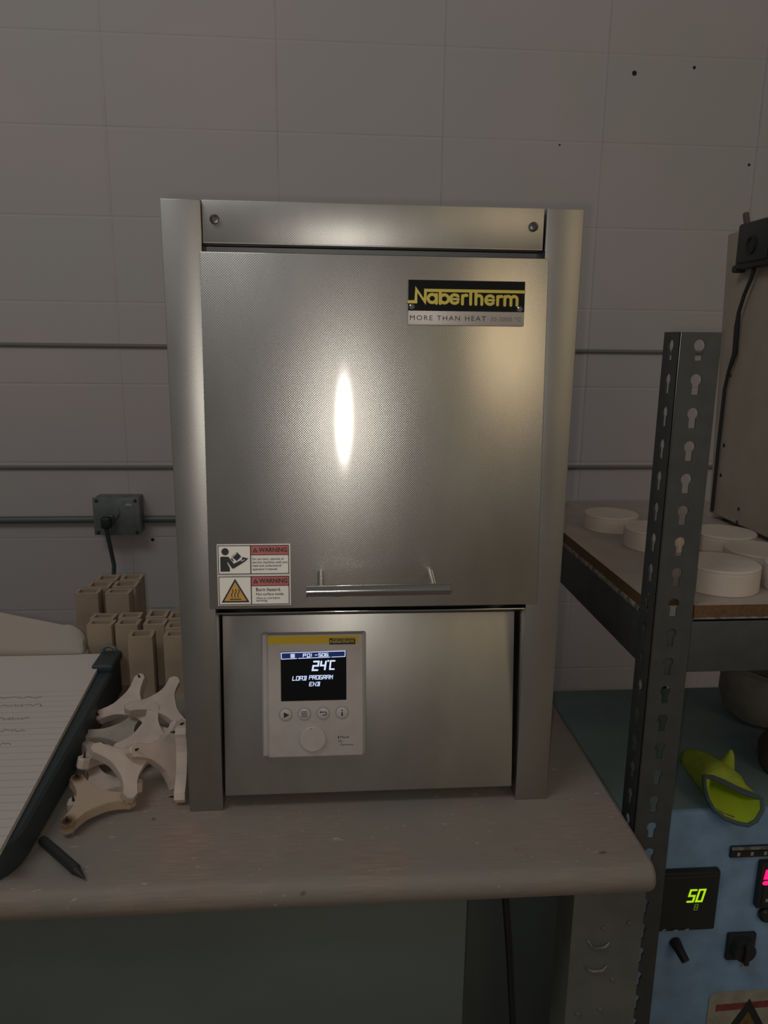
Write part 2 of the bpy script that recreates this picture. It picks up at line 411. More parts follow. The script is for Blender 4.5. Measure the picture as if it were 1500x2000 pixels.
# ------------------------------------------------------------------ workbench
bench = tag(empty('workbench', (0, 0, FLOOR)), 'wooden topped grey workbench carrying the steel furnace', 'workbench')
up = -FLOOR
TX0, TX1, TY0, TY1, TH = -1.15, .288, -.130, .62, .030
b = MB()
prof = [(TY1, -TH), (TY0+.006, -TH)] + arc(TY0+.0165, -.0165, .0165, 220, 100, 8) + [(TY0+.03, 0), (TY1, 0)]
b.prism([(p[0], p[1]+up) for p in prof], TX0, TX1, 'x')
top = b.build('worktop', 'wood', bench)
bv = top.modifiers.new('bevel', 'BEVEL'); bv.width = .005; bv.segments = 2; bv.limit_method = 'ANGLE'; bv.angle_limit = R(60)
def leg(x0, x1, y, slots):
    b = MB()
    prof = [(x0, y+.05), (x0, y), (x1, y), (x1, y+.05), (x1-.002, y+.05), (x1-.002, y+.002), (x0+.002, y+.002), (x0+.002, y+.05)]
    b.prism(prof, 0, up-TH, 'z')
    o = b.build('leg', 'grey_leg', bench)
    if slots:
        for (cx, cz, wd) in ((.2434, -.1155, .0125), (.2425, -.1455, .013)):
            s = MB()
            pts = [(cx-wd, y-.0006, cz+up+.0075), (cx-wd*.7, y-.0022, cz+up+.001), (cx-wd*.3, y-.003, cz+up-.0004), (cx+wd*.5, y-.003, cz+up+.0003), (cx+wd*.9, y-.001, cz+up+.004)]
            s.tube(pts, .0011, 6); s.build('lit_slot_lip', 'scuff_lit', o)  # lip tube coloured paler than the leg, standing for light caught on it
        for (cx, cz) in ((.247, -.093), (.275, -.088), (.251, -.199), (.226, -.2035), (.262, -.160)):
            s = MB(); s.lathe([(.0026, y+.0005), (.0026, y-.0012), (.0014, y-.0022), (.0001, y-.0024)], (cx, 0, cz+up), 10, axis='y'); s.build('rivet', 'grey_leg', o)
leg(.212, .291, -.100, True)
leg(-1.10, -1.02, -.100, False)
leg(.205, .285, .50, False); leg(-1.10, -1.02, .50, False)
b = MB(); b.box(-1.02, .097, -.096, -.090, .05, up-TH, .002); b.box(-1.02, .097, -.090, .55, .05, .07)
b.box(.093, .097, -.090, .55, .05, up-TH)
b.build('cabinet_panel', 'dark_panel', bench)
b = MB(); b.box(.097, .275, .02, .026, .05, up-TH); b.build('gap_fill_panel', 'dark_panel', bench)  # sheet added across the open gap so its shade shows dim grey
b = MB(); b.tube([(.148, -.02, up-TH), (.150, -.04, .83), (.158, -.05, .74), (.170, -.045, .62), (.176, -.04, .4), (.17, .0, .004)], .004, 8)
tag(b.build('hanging_cable', 'black_rubber', None, (0, 0, FLOOR)), 'black cable hanging in the dark gap beside the bench leg', 'cable')

# ------------------------------------------------------------------ furnace
fur = tag(empty('muffle_furnace'), 'stainless steel laboratory furnace with lift door and lit controller', 'furnace')
H = .6569
b = MB(); b.box(-.2055, .2055, .058, .45, .0, H-.002, .002)
b.build('housing', 'steel_post', fur)
b = MB(); b.box(-.1693, .1693, .030, .0575, .24, .617); b.build('chamber_front', 'inner', fur)
b = MB(); b.box(-.1693, .1693, .050, .0575, .0005, .238); b.build('recess_back', 'inner', fur)
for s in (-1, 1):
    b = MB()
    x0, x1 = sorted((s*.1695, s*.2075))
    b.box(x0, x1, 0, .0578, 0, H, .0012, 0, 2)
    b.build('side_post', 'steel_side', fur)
# header
b = MB(); b.box(-.1688, .1678, .0035, .0055, .6180, H+.0002, .0006); b.box(-.1688, .1678, .0035, .020, .6172, .6184, .0004)
b.box(-.166, .1665, .0055, .0578, .6184, .655)
hd = b.build('header_panel', 'steel_post', fur)
for x in (-.1569, .1573):
    b = MB()
    b.lathe([(.0046, .0034), (.0046, .0022), (.0040, .0010), (.0024, .0006), (.0022, .0018), (.0001, .0018)], (x, 0, .6395), 20, axis='y')
    b.build('screw', 'dark_steel', hd)
# door : local origin = top centre of its front face
DA = -R(4.5)
DOOR = (.0008, -.003, .6105)
b = MB(); b.box(-.1720, .1722, .0, .0028, -.3575, -.0015, .0009)
b.box(-.1655, .166, .0028, .020, -.352, -.006)
door = b.build('door', 'steel', fur, DOOR, (DA, 0, 0))
b = MB()
b.tube([(-.0720, -.034, -.3315), (-.0716, -.034, -.3315), (.0726, -.034, -.3305), (.0730, -.034, -.3305)], [.0052, .0058, .0058, .0052], 24)
h = b.build('handle', 'chrome', door)
for x, z in ((-.0577, -.3215), (.0572, -.3215)):
    b = MB(); b.tube([(x, -.030, z-.0075), (x, .0005, z+.001)], .0032, 14); b.build('handle_post', 'chrome', door)
# name plate: crop units -> metres
def C1(x, y): return ((x-185)*.000104 + .0307, -(y-135)*.0000985 - .0247)
b = MB()
x0, zt = C1(185, 135); x1, zb = C1(1315, 575)
b.box(x0, x1, -.0016, -.00005, zb, zt, .0003, 0)
zm = C1(0, 437)[1]
b.flat([(x0, zm), (x1, zm), (x1, zt), (x0, zt)], -.00175, 1)
Yg = -.0019
def S(pts, wd=29, mi=2): b.stroke([C1(*p) for p in pts], wd*.000102, Yg, mi)
S([(190, 350), (258, 350), (262, 228), (345, 348), (350, 236), (1312, 236)])
S(arc(415, 315, 40, 0, 360, 18)); S([(456, 275), (456, 362)])
S([(492, 236), (492, 362)]); S(arc(533, 317, 40, 0, 360, 18))
S(arc(632, 317, 42, -320, -40, 14)); S([(592, 318), (672, 318)], 22)
S([(708, 282), (708, 365)]); S(arc(740, 310, 32, 180, 290, 6))
S([(787, 236), (787, 366)])
S([(838, 240), (838, 366)]); S(arc(867, 308, 29, 180, 360, 8)+[(896, 366)])
S(arc(975, 322, 42, -320, -40, 14)); S([(935, 323), (1015, 323)], 22)
S([(1050, 285), (1050, 368)]); S(arc(1080, 314, 30, 180, 290, 6))
S([(1120, 285), (1120, 370)]); S(arc(1150, 312, 30, 180, 360, 8)+[(1180, 370)]); S(arc(1210, 312, 30, 180, 360, 8)+[(1240, 370)])
xa, za = C1(203, 530); xb, zb2 = C1(940, 482)
b.text('MORE THAN HEAT', xa, za, Yg, xb-xa, zb2-za, 3, space=1.25)
xa, za = C1(985, 532); xb, zb2 = C1(1285, 486)
b.text('30-3000 °C', xa, za, Yg, xb-xa, zb2-za, 4, space=1.1)
for q in ((221, 400), (1270, 408)):
    c = C1(*q); b.lathe([(.0028, -.0016), (.0028, -.0024), (.0019, -.0030), (.0017, -.0022), (.0001, -.0022)], (c[0], 0, c[1]), 16, 5, 'y')
b.build('name_plate', ['plate', 'black_enamel', 'gold', 'ink', 'ink_faint', 'chrome'], door)
# warning stickers: crop 1500x1235 of 170x140 px
def C2(x, y): return ((x-130)*.0000592 - .1628, -(y-110)*.0000612 - .2893)
def sticker(y0, y1, kind):
    b = MB()
    (xa, za), (xb, zb) = C2(125, y0), C2(1382, y1)
    b.box(xa, xb, -.0006, -.00005, zb, za, 0, 0)
    Y1, Y2, Y3 = -.0008, -.00095, -.0011
    def rect(a, c, d, e, Y, mi): p, q = C2(a, d), C2(c, e); b.flat([(p[0], q[1]), (q[0], q[1]), (q[0], p[1]), (p[0], p[1])], Y, mi)
    def frame(a, c, d, e, t=13):
        for l in ((a, c, d, d+t), (a, c, e-t, e), (a, a+t, d, e), (c-t, c, d, e)): rect(*l, Y2, 2)
    t0, t1 = y0+15, y1-12
    rect(700, 1360, t0, t0+170, Y1, 1)
    frame(140, 705, t0, t1); frame(695, 1360, t0, t1); rect(700, 1355, t0+160, t0+172, Y2, 2)
    def P(*pts, Y=Y2, mi=2): b.flat([C2(*p) for p in pts], Y, mi)
    ty = t0+122
    P((733, ty), (777, ty-78), (822, ty)); P((762, ty-12), (777, ty-48), (792, ty-12), Y=Y3, mi=1)
    p, q = C2(838, ty), C2(1325, ty-80)
    b.text('WARNING', p[0], p[1], Y2, q[0]-p[0], q[1]-p[1], 2, bold=.025)
    def line(s, x, y, x2, hgt, bold=.0):
        p, q = C2(x, y), C2(x2, y); b.text(s, p[0], p[1], Y2, q[0]-p[0], None, 2, bold=bold)
    if kind == 0:
        line('Do not start, operate or', 725, 378, 1275, 40, .012); line('service machine until you', 725, 436, 1330, 40, .012)
        line('read and understood', 725, 494, 1220, 40, .012); line("operator's manual.", 725, 552, 1160, 40, .012)
        c = C2(265, 232); b.disc(c, 62*.00006, Y2, 2, 24)
        P((180, 330), (200, 315), (320, 318), (405, 430), (400, 525), (375, 515), (305, 410), (296, 420), (340, 510), (340, 572), (180, 572))
        P((400, 525), (405, 440), (545, 372), (560, 325), (660, 350), (600, 405))
        P((372, 318), (470, 240), (540, 318), (462, 392)); P((382, 322), (392, 330), (470, 262), (462, 254), Y=Y3, mi=0)
        P((358, 352), (378, 340), (412, 388), (396, 400))
        P((530, 392), (600, 362), (596, 374), (540, 402), Y=Y3, mi=0)
    else:
        line('Burn hazard.', 782, 914, 1212, 50, .012); line('Hot surface inside.', 782, 986, 1268, 40, .012)
        line('Allow to cool before', 782, 1050, 1198, 30, .012); line('servicing.', 782, 1092, 978, 30, .012)
        P((424, 695), (668, 1105), (185, 1105)); P((424, 748), (620, 1078), (232, 1078), Y=Y3, mi=3)
        Y4 = -.00125
        b.flat([C2(330, 1040), C2(524, 1040), C2(524, 1058), C2(330, 1058)], Y4, 2)
        for x in (372, 425, 478):
            b.stroke([C2(x+14*math.sin(t*2.1*math.pi/10+.4), 880+15*t) for t in range(10)], .00085, Y4, 2)
    b.build('warning_sticker', ['sticker', 'sticker_red', 'sticker_black', 'sticker_amber'], door)['label'] = (
        'white and red sticker with a reading figure' if kind == 0 else 'white and red sticker with an amber hot surface triangle')
sticker(110, 632, 0); sticker(640, 1160, 1)
# sill and lower panel
b = MB(); b.box(-.1685, .1690, -.001, .049, .2372, .2392, .0007); b.build('sill', 'chrome', fur)
PA = -R(7.4)
b = MB(); b.box(-.1668, .1645, 0, .002, 0, .2085, .0007); b.box(-.162, .160, .002, .016, .002, .2035)
b.build('lower_panel', 'steel_post', fur, (0, 0, .0186), (PA, 0, 0))
# controller
ctl = MB()
ctl.box(-.1238, -.0068, -.007, -.0002, .0470, .1892, .0022, 1, 3)
ctl.box(-.1166, -.0100, -.0125, -.006, .0480, .1888, .0018, 0, 3)
Yf = -.0127
ctl.flat([(-.1158, .1786), (-.0152, .1782), (-.0152, .1869), (-.1158, .1876)], Yf, 2)
ctl.flat([(-.0480, .1772), (-.0189, .1770), (-.0189, .1842), (-.0480, .1844)], Yf-.0002, 3)
ctl.text('Nabertherm', -.0470, .1788, Yf-.0004, .0266, .0042, 4, bold=.01)
ctl.stroke([(-.0475, .1797), (-.0462, .1797)], .0006, Yf-.0004, 4); ctl.stroke([(-.0440, .1834), (-.0192, .1832)], .0006, Yf-.0004, 4)
ctl.flat([(-.0386, .0689), (-.0374, .0689), (-.0374, .0716), (-.0386, .0716)], Yf, 3)
ctl.text('Made', -.0360, .0690, Yf, .0098, .0027, 3)
ctl.text('in', -.0380, .0646, Yf, .0040, .0026, 3, bold=.0)
ctl.text('Germany', -.0362, .0598, Yf, .0146, .0030, 3)
ctl = ctl.build('controller', ['ctrl', 'ctrl_side', 'yellow', 'ink', 'gold'], fur, (0, 0, .0186), (PA, 0, 0))
# display
def segtext(b, s, x, z, wch, hch, gap, wd, y, mi, slant=.16):
    G = {'2': [[(0,1),(1,1),(1,.5),(0,.5),(0,0),(1,0)]], '4': [[(0,1),(0,.5),(1,.5)],[(1,1),(1,0)]], 'C': [[(1,1),(0,1),(0,0),(1,0)]],
         'P': [[(0,0),(0,1),(1,1),(1,.5),(0,.5)]], '0': [[(0,0),(0,1),(1,1),(1,0),(0,0)]], '1': [[(.6,1),(.6,0)]], '-': [[(0,.5),(1,.5)]],
         'S': [[(1,1),(0,1),(0,.5),(1,.5),(1,0),(0,0)]], '5': [[(1,1),(0,1),(0,.5),(1,.5),(1,0),(0,0)]], '6': [[(1,1),(0,1),(0,0),(1,0),(1,.5),(0,.5)]],
         'L': [[(0,1),(0,0),(1,0)]], 'O': [[(0,0),(0,1),(1,1),(1,0),(0,0)]], 'A': [[(0,0),(0,1),(1,1),(1,0)],[(0,.5),(1,.5)]],
         'D': [[(.0,1),(1,1),(1,0),(0,0)],[(.4,1),(.4,0)],[(.4,.5),(1,.5)]], 'R': [[(0,0),(0,1),(1,1),(1,.5),(0,.5)],[(.5,.5),(1,0)]],
         'G': [[(1,1),(0,1),(0,0),(1,0),(1,.5),(.5,.5)]], 'M': [[(0,0),(0,1),(.5,.5),(1,1),(1,0)]], 'E': [[(1,1),(0,1),(0,0),(1,0)],[(0,.5),(.8,.5)]],
         'N': [[(0,0),(0,1),(1,0),(1,1)]], '8': [[(0,0),(0,1),(1,1),(1,0),(0,0)],[(0,.5),(1,.5)]]}
    for ch in s:
        for st in G.get(ch, []):
            b.stroke([(x+px*wch+(z_*hch)*slant, z+z_*hch) for px, z_ in st], wd, y, mi)
        x += wch+gap
b = MB()
b.box(-.1019, -.0291, -.01295, -.0120, .1136, .1698, 0, 0)
Yd = -.0131
def D(cx, cy): # controller crop -> local
    t = (cy-340)/628.0
    return (-.1018+(cx-316)*.0000873, .1698-t*.0562)
p = [D(322, 352), D(1134, 342), D(1132, 412), D(326, 430)]
b.flat(p[::-1], Yd, 2)
b.stroke([D(326, 430), D(322, 352), D(1134, 342), D(1132, 412)], .00075, Yd-.0001, 1)
for a, c in ((330, 518), (540, 942), (962, 1130)): b.stroke([D(a, 430-(a-326)*.022), D(c, 430-(c-326)*.022)], .0007, Yd-.0001, 1)
for k in range(4): b.stroke([D(440, 372+k*13), D(494, 371+k*13)], .0008, Yd-.0001, 1, cap=False)
Yd -= .0001
def line(s, cx, cy, wch, hch, gap, wd, slant=.16):
    x, z = D(cx, cy); k = .0000873; segtext(b, s, x, z, wch*k, hch*k, gap*k, wd*k, Yd, 1, slant)
line('P0', 600, 408, 32, 40, 20, 9, .05); line('1', 690, 404, 22, 38, 0, 9, .05); line('-', 752, 404, 26, 38, 0, 9, 0); line('S06', 797, 403, 30, 38, 14, 9, .05)
line('2', 718, 578, 62, 112, 0, 22); line('4', 815, 572, 58, 105, 0, 22); line('C', 938, 570, 52, 108, 0, 20, .1)
b.disc(D(918, 464), .0011, Yd, 1, 10)
line('LOAD', 462, 702, 32, 50, 14, 9); line('PROGRAM', 674, 694, 30, 48, 14, 9); line('END', 676, 778, 32, 48, 15, 9)
b.build('display', ['lcd', 'lcd_lit', 'lcd_blue'], ctl)
for i, (x, z) in enumerate(((-.0970, .0982), (-.0763, .0985), (-.0552, .0987), (-.0341, .0989))):
    b = MB(); rB = .0066
    b.lathe([(rB+.0012, -.0124), (rB+.0012, -.0129), (rB+.0003, -.0130), (rB, -.0126)], (x, 0, z), 28, 2, 'y')
    b.lathe([(rB, -.0124), (rB, -.0136), (rB-.0008, -.0141), (.0001, -.0141)], (x, 0, z), 28, 0, 'y')
    y = -.0143
    if i == 0: b.flat([(x-.0020, z+.0032), (x+.0042, z-.0001), (x-.0020, z-.0034)], y, 1)
    if i == 1:
        for k in range(4): b.stroke([(x-.0034, z+.003-k*.0019), (x+.0034, z+.003-k*.0019)], .0007, y, 1, cap=False)
    if i == 2: b.stroke([(x-.0030, z+.0018), (x+.0028, z+.0018), (x+.0036, z+.0008), (x+.0036, z-.0008), (x+.0028, z-.0018), (x-.0005, z-.0018)], .0009, y, 1); b.flat([(x-.0042, z+.0018), (x-.0024, z+.0032), (x-.0024, z+.0004)], y, 1)
    if i == 3: b.stroke([(x, z-.0036), (x, z+.0010)], .0016, y, 1, cap=False); b.disc((x, z+.0030), .0009, y, 1)
    b.build('button', ['ctrl_btn', 'ink', 'ctrl_side'], ctl)
b = MB(); b.lathe([(.0156, -.0124), (.0156, -.0127), (.0150, -.0127), (.0148, -.0152), (.0138, -.0160), (.0001, -.0160)], (-.0669, 0, .0698), 48, 0, 'y')
b.disc((-.0690, .0823), .0006, -.0162, 1, 8)
b.build('knob', ['ctrl', 'ink'], ctl)

# ------------------------------------------------------------------ wall outlet, conduit, cord
out = tag(empty('outlet_box', (-.588, 1.25, .071)), 'grey metal outlet box on the block wall with a cord plugged in', 'outlet')
b = MB(); b.box(-.057, .057, -.052, 0, -.049, .049, .003); b.build('box', 'outlet', out)
b = MB(); b.box(-.059, .059, -.056, -.0522, -.050, .050, .0015); pl = b.build('cover_plate', 'outlet', out)
for x in (-.049, .049):
    for z in (-.042, .042):
        b = MB(); b.lathe([(.0042, -.056), (.0038, -.0585), (.0001, -.059)], (x, 0, z), 12, 0, 'y'); b.build('screw', 'dark_steel', pl)
b = MB(); b.lathe([(.020, -.056), (.020, -.060), (.0175, -.0605), (.0001, -.0605)], (-.012, 0, .012), 24, 0, 'y'); b.box(-.026, -.006, -.075, -.0605, -.016, .006, .003)
b.build('socket', 'outlet', out)
b = MB(); b.box(.024, .040, -.0575, -.056, .028, .034); b.build('paint_chip', 'white_bit', out)
for x0, x1, lab in ((-2.2, -.6455, 'grey round conduit running left from the outlet box'), (-.5305, .18, 'grey round conduit running from outlet box behind the furnace')):
    b = MB(); b.tube([(x0, 1.2395, .053), (x1, 1.2395, .053)], .0095, 12)
    tag(b.build('conduit', 'conduit'), lab, 'conduit')
b = MB(); b.box(-.013, .013, -.02, .004, -.014, .016, .006, 0, 3)
b.tube([(-.002, -.008, -.012), (.001, -.010, -.03), (.006, -.012, -.06), (.014, -.016, -.11), (.020, -.06, -.17), (.05, -.2, -.18)], .0052, 10)
tag(b.build('power_cord', 'cord', None, (-.606, 1.170, .062)), 'dark green power cord and plug dropping from the outlet box behind the tan tubes', 'cord')

# ------------------------------------------------------------------ hollow clay tubes
def tube_mesh(wx, dy, h, t=.0055):
    b = MB(); o = rrect(-wx/2, wx/2, -dy/2, dy/2, .002, 2); i = rrect(-wx/2+t, wx/2-t, -dy/2+t, dy/2-t, .0015, 2)
    n = len(o); V = {}
    for nm, poly, z in (('ob', o, 0), ('ot', o, h-.0008), ('it', i, h-.0008), ('ib', i, .006)):
        V[nm] = [b.bm.verts.new((p[0], p[1], z)) for p in poly]
    for A, B in (('ob', 'ot'), ('ot', 'it'), ('it', 'ib')):
        for k in range(n): b.bm.faces.new((V[A][k], V[A][(k+1)%n], V[B][(k+1)%n], V[B][k]))
    b.bm.faces.new(V['ob'][::-1]); b.bm.faces.new(V['ib'])
    return b
TUBES = [((-.323, .300), .036, .030, 3, 'hollow tan clay tube standing alone in front of the low cluster'),
 ((-.394, .349), .039, .024, -6, 'pinkish hollow clay tube at the front left corner of the low cluster'),
 ((-.398, .377), .037, .026, -3, 'hollow clay tube behind the pinkish front left tube of the low cluster'),
 ((-.3535, .349), .035, .027, -3, 'hollow clay tube behind and left of the foremost tube'),
 ((-.3575, .379), .034, .026, 0, 'hollow clay tube second from left in the low cluster back row'),
 ((-.3125, .349), .033, .028, -2, 'hollow clay tube directly behind the foremost tube'),
 ((-.3165, .386), .032, .036, 0, 'hollow clay tube third from left in the low cluster back row'),
 ((-.272, .297), .034, .026, 0, 'olive tan hollow tube beside the furnace post, nearest of three'),
 ((-.276, .332), .034, .028, 0, 'olive tan hollow tube beside the furnace post, middle of three'),
 ((-.280, .376), .034, .034, 0, 'olive tan hollow tube beside the furnace post, farthest of three'),
 ((-.458, .503), .040, .030, 0, 'hollow tan tube at the front left of the far cluster'),
 ((-.4055, .500), .041, .028, -3, 'hollow tan tube at the front right of the far cluster'),
 ((-.448, .539), .039, .034, 0, 'hollow tan tube in the middle left of the far cluster'),
 ((-.4035, .541), .041, .036, 0, 'hollow tan tube in the middle right of the far cluster'),
 ((-.445, .579), .037, .034, 0, 'hollow tan tube at the rear left of the far cluster under the cord'),
 ((-.4025, .580), .037, .034, 0, 'hollow tan tube at the rear right of the far cluster')]
for (c, wx, dy, rz, lab) in TUBES:
    o = tube_mesh(wx, dy, .100).build('clay_tube', 'tile', None, (c[0], c[1], 0), (0, 0, R(rz)))
    tag(o, lab, 'tube', 'hollow clay tubes on the bench')

# ------------------------------------------------------------------ kiln stilts
def stilt_poly(L=.048, wt=.0075):
    P = []
    for k in range(3):
        a = R(120*k); ca, sa = math.cos(a), math.sin(a)
        def T(x, y): return (ca*x-sa*y, sa*x+ca*y)
        # concave flank towards previous arm, tip chamfered, flank to the next arm
        for x, y in ((.014, -.0118), (.020, -.0092), (.028, -.0078), (.038, -.0074), (L-.006, -wt-.0004), (L, -wt*.42), (L, wt*.42), (L-.006, wt+.0004), (.038, .0074), (.028, .0078), (.020, .0092), (.014, .0118)):
            P.append(T(x, y))
    return P
def make_stilt(bodymat, pins=True):
    root = empty('kiln_stilt')
    b = MB(); P = stilt_poly()
    big = P; hh = .0125
    def sc(k): return [(p[0]*k, p[1]*k) for p in P]
    rings = [[(p[0], p[1], 0) for p in sc(.985)], [(p[0], p[1], .0015) for p in P], [(p[0], p[1], hh-.0015) for p in P], [(p[0], p[1], hh) for p in sc(.975)]]
    b.loft(rings, smooth=False)
    b.build('body', bodymat, root, sharp=False)
    if pins:
        for k in range(3):
            a = R(120*k); x, y = .0415*math.cos(a), .0415*math.sin(a)
            p = MB(); p.lathe([(.0016, hh-.002), (.0013, hh+.003), (.0005, hh+.0065), (.0001, hh+.007)], (x, y, 0), 8); p.build('pin', 'pin', root)
    return root
def copy_thing(src):
    c = src.copy(); col.objects.link(c)
    for ch in list(src.children):
        d = ch.copy(); col.objects.link(d); d.parent = c
    return c
proto = {k: None for k in ('stilt', 'stilt_tan', 'stilt_grey')}
STILTS = [ # material, centre, euler, label
 ('stilt_tan', (-.3165, .002, .010), (8, 5, 9), 'tan stained three armed stilt with burnt pins, nearest on the bench'),
 ('stilt', (-.281, .038, .044), (208, -4, 45), 'clean white three armed stilt on top of the pile behind the tan one'),
 ('stilt', (-.252, .064, .036), (60, 0, 55, 30), 'white stilt tipped on edge right of the topmost white stilt'),
 ('stilt', (-.2150, .052, .031), (92, 0, -90, -30), 'white stilt standing on edge against the furnace post'),
 ('stilt', (-.272, .182, .046), (200, -22, 75), 'white stilt at the back right with a long arm sloping to the post'),
 ('stilt', (-.318, .200, .030), (30, 15, -40), 'pinkish stilt at the back of the pile under the foremost tube'),
 ('stilt', (-.282, .140, .022), (-35, 170, 30), 'white stilt wedged in the middle of the pile'),
 ('stilt_grey', (-.322, .150, .010), (12, -8, 70), 'greyish stilt lying flat beside the black clipboard'),
 ('stilt', (-.334, .098, .012), (-12, 14, 15), 'pinkish stilt by the clipboard edge in the left of the pile'),
 ('stilt', (-.318, .046, .0), (0, 0, 0), 'white stilt by the clipboard with one arm end left of the tan stilt'),
 ('stilt', (-.296, .092, .006), (6, 0, 32), 'white stilt just behind the tan stained stilt'),
 ('stilt', (-.250, .140, .008), (0, 0, 25), 'white stilt lying flat near the furnace post behind the pile'),
]
for (mt, loc, rot, lab) in STILTS:
    if proto[mt] is None: o = proto[mt] = make_stilt(mt)
    else: o = copy_thing(proto[mt])
    o.location = loc; o.rotation_euler = (Euler([R(a) for a in rot[:3]]).to_matrix() @ Matrix.Rotation(R(rot[3] if len(rot) > 3 else 0), 3, 'Z')).to_euler()
    tag(o, lab, 'stilt', 'three armed kiln stilts')

# ------------------------------------------------------------------ clipboard with pad, pen
cb = tag(empty('clipboard', (-.36, 0, 0)), 'thick black clipboard with ruled writing pad at the left of the bench', 'clipboard')
zt = lambda y: .036+.043*(y+.115)
b = MB()
outl = [(-.30, -.116)] + arc(-.045, -.071, .045, 270, 360, 8) + arc(-.014, .310, .014, 0, 90, 5) + [(-.30, .324)]
lo = [b.bm.verts.new((x-(.003 if x > -.29 else 0), y, .0)) for x, y in outl]
l1 = [b.bm.verts.new((x, y, .004)) for x, y in outl]
l2 = [b.bm.verts.new((x, y, zt(y)-.003)) for x, y in outl]
l3 = [b.bm.verts.new((x-(.003 if x > -.29 else 0), y, zt(y))) for x, y in outl]
n = len(outl)
for A, B in ((lo, l1), (l1, l2), (l2, l3)):
    for k in range(n): b.bm.faces.new((A[k], A[(k+1)%n], B[(k+1)%n], B[k]))
b.bm.faces.new(lo[::-1]); b.bm.faces.new(l3)
b.build('board', 'navy_plastic', cb)
# pad
sl = math.atan(.043)
b = MB()
pr = [(-.0075, -.114), (-.022, .300), (-.024, .318), (-.27, .322), (-.27, -.114)]
A = [b.bm.verts.new((x, y, zt(y)+.0003)) for x, y in pr]; B = [b.bm.verts.new((x, y, zt(y)+.006)) for x, y in pr]
n = len(pr)
for k in range(n): b.bm.faces.new((A[k], A[(k+1)%n], B[(k+1)%n], B[k]))
b.bm.faces.new(A[::-1]); b.bm.faces.new(B)
pad = b.build('writing_pad', 'ruled', cb)
# handwriting (illegible pencil scribble)
rnd = random.Random(3)
def scrib(x0, x1, y):
    x = x0; pts = []
    while x < x1:
        pts.append((x, y+rnd.uniform(-.0028, .0042))); x += rnd.uniform(.0010, .0026)
    return pts
for (x0, x1, y) in ((-.160, -.072, .187), (-.160, -.062, .166), (-.120, -.068, .133), (-.150, -.060, .104), (-.150, -.068, .074)):
    b = MB(); st = scrib(x0, x1, y); L_ = []; R_ = []
    for k, p in enumerate(st):
        a, c = st[max(0, k-1)], st[min(len(st)-1, k+1)]
        d = Vector((c[0]-a[0], c[1]-a[1])); nn = Vector((-d.y, d.x)).normalized()*.00045
        L_.append(b.bm.verts.new((p[0]+nn.x, p[1]+nn.y, zt(p[1])+.0063))); R_.append(b.bm.verts.new((p[0]-nn.x, p[1]-nn.y, zt(p[1])+.0063)))
    for k in range(len(st)-1):
        fc = b.bm.faces.new((R_[k], R_[k+1], L_[k+1], L_[k])); fc.normal_update()
        if fc.normal.z < 0: fc.normal_flip()
    b.build('handwriting', 'ink_faint', pad, sharp=False)
# pages turned over the far edge
b = MB(); NU, NV = 40, 8; g = []
for i in range(NU+1):
    x = -.27+.215*i/NU
    u = (x+.17)/.115
    top_h = .057-.028*u if u < .72 else (.057-.028*.72)*math.sqrt(max(0.0, 1-((u-.72)/.28)**2))+.0015
    row = []
    for j in range(NV+1):
        t = j/NV; row.append(b.bm.verts.new((x, .3185+.024*math.sin(t*1.5), .0605+top_h*math.sin(t*math.pi/2))))
    g.append(row)
for i in range(NU):
    for j in range(NV): q = b.bm.faces.new((g[i][j], g[i+1][j], g[i+1][j+1], g[i][j+1])); q.smooth = True
o = b.build('turned_pages', 'paper_back', cb); sm = o.modifiers.new('thickness', 'SOLIDIFY'); sm.thickness = .0022
# corner clip hooking over the pad
b = MB(); b.box(-.030, .0015, .268, .3255, .050, .064, .005, 0, 3); b.build('corner_guard', 'navy_plastic', cb)
b = MB(); b.tube([(-.026, .322, .060)]+[(x-.018, .322, z+.062) for x, z in arc(0, 0, .010, 170, 10, 6)]+[(-.010, .322, .060)], .0035, 8); b.build('spiral_loop', 'outlet', cb)
b = MB(); b.tube([(-.2915, -.111, .0035), (-.2935, -.109, .0045), (-.300, -.1025, .0052), (-.303, -.0995, .0052), (-.3031, -.0994, .0058), (-.335, -.0675, .0058), (-.353, -.0495, .0056)], [.0006, .0014, .0036, .0045, .0052, .0052, .0048], 12)
tag(b.build('pen', 'black_plastic'), 'black pen on the bench with its end against the clipboard', 'pen')

# ------------------------------------------------------------------ shelf unit
sh = tag(empty('shelf_unit', (.341, .05, FLOOR)), 'charcoal slotted angle shelf unit with a particle board shelf', 'shelf')
def keyhole(cx, cz, s=1.0):
    # teardrop slot outline, round above, narrow below
    R1, w2, hb = .0066*s, .0040*s, .0165
    return arc(cx, cz, R1, -52, 232, 12)+[(cx-w2, cz-.009), (cx-w2, cz-hb), (cx+w2, cz-hb), (cx+w2, cz-.009)]
def plate_with_slots(u0, u1, z0, z1, cu, zs, t):
    # returns bmesh of a flat plate in (u,z) with keyhole openings, thickness t
    c = bpy.data.curves.new('tmp', 'CURVE'); c.dimensions = '2D'; c.fill_mode = 'BOTH'; c.extrude = t/2
    def sp(pts):
        s = c.splines.new('POLY'); s.points.add(len(pts)-1); s.use_cyclic_u = True
        for q, p in zip(s.points, pts): q.co = (p[0], p[1], 0, 1)
    sp([(u0, z0), (u1, z0), (u1, z1), (u0, z1)])
    for z in zs: sp(keyhole(cu, z))
    o = bpy.data.objects.new('tmp', c); col.objects.link(o)
    dg = bpy.context.evaluated_depsgraph_get(); me = bpy.data.meshes.new_from_object(o.evaluated_get(dg))
    bpy.data.objects.remove(o); bpy.data.curves.remove(c); return me
ZT = .540
slots = [.5255-.0378*k for k in range(36)]
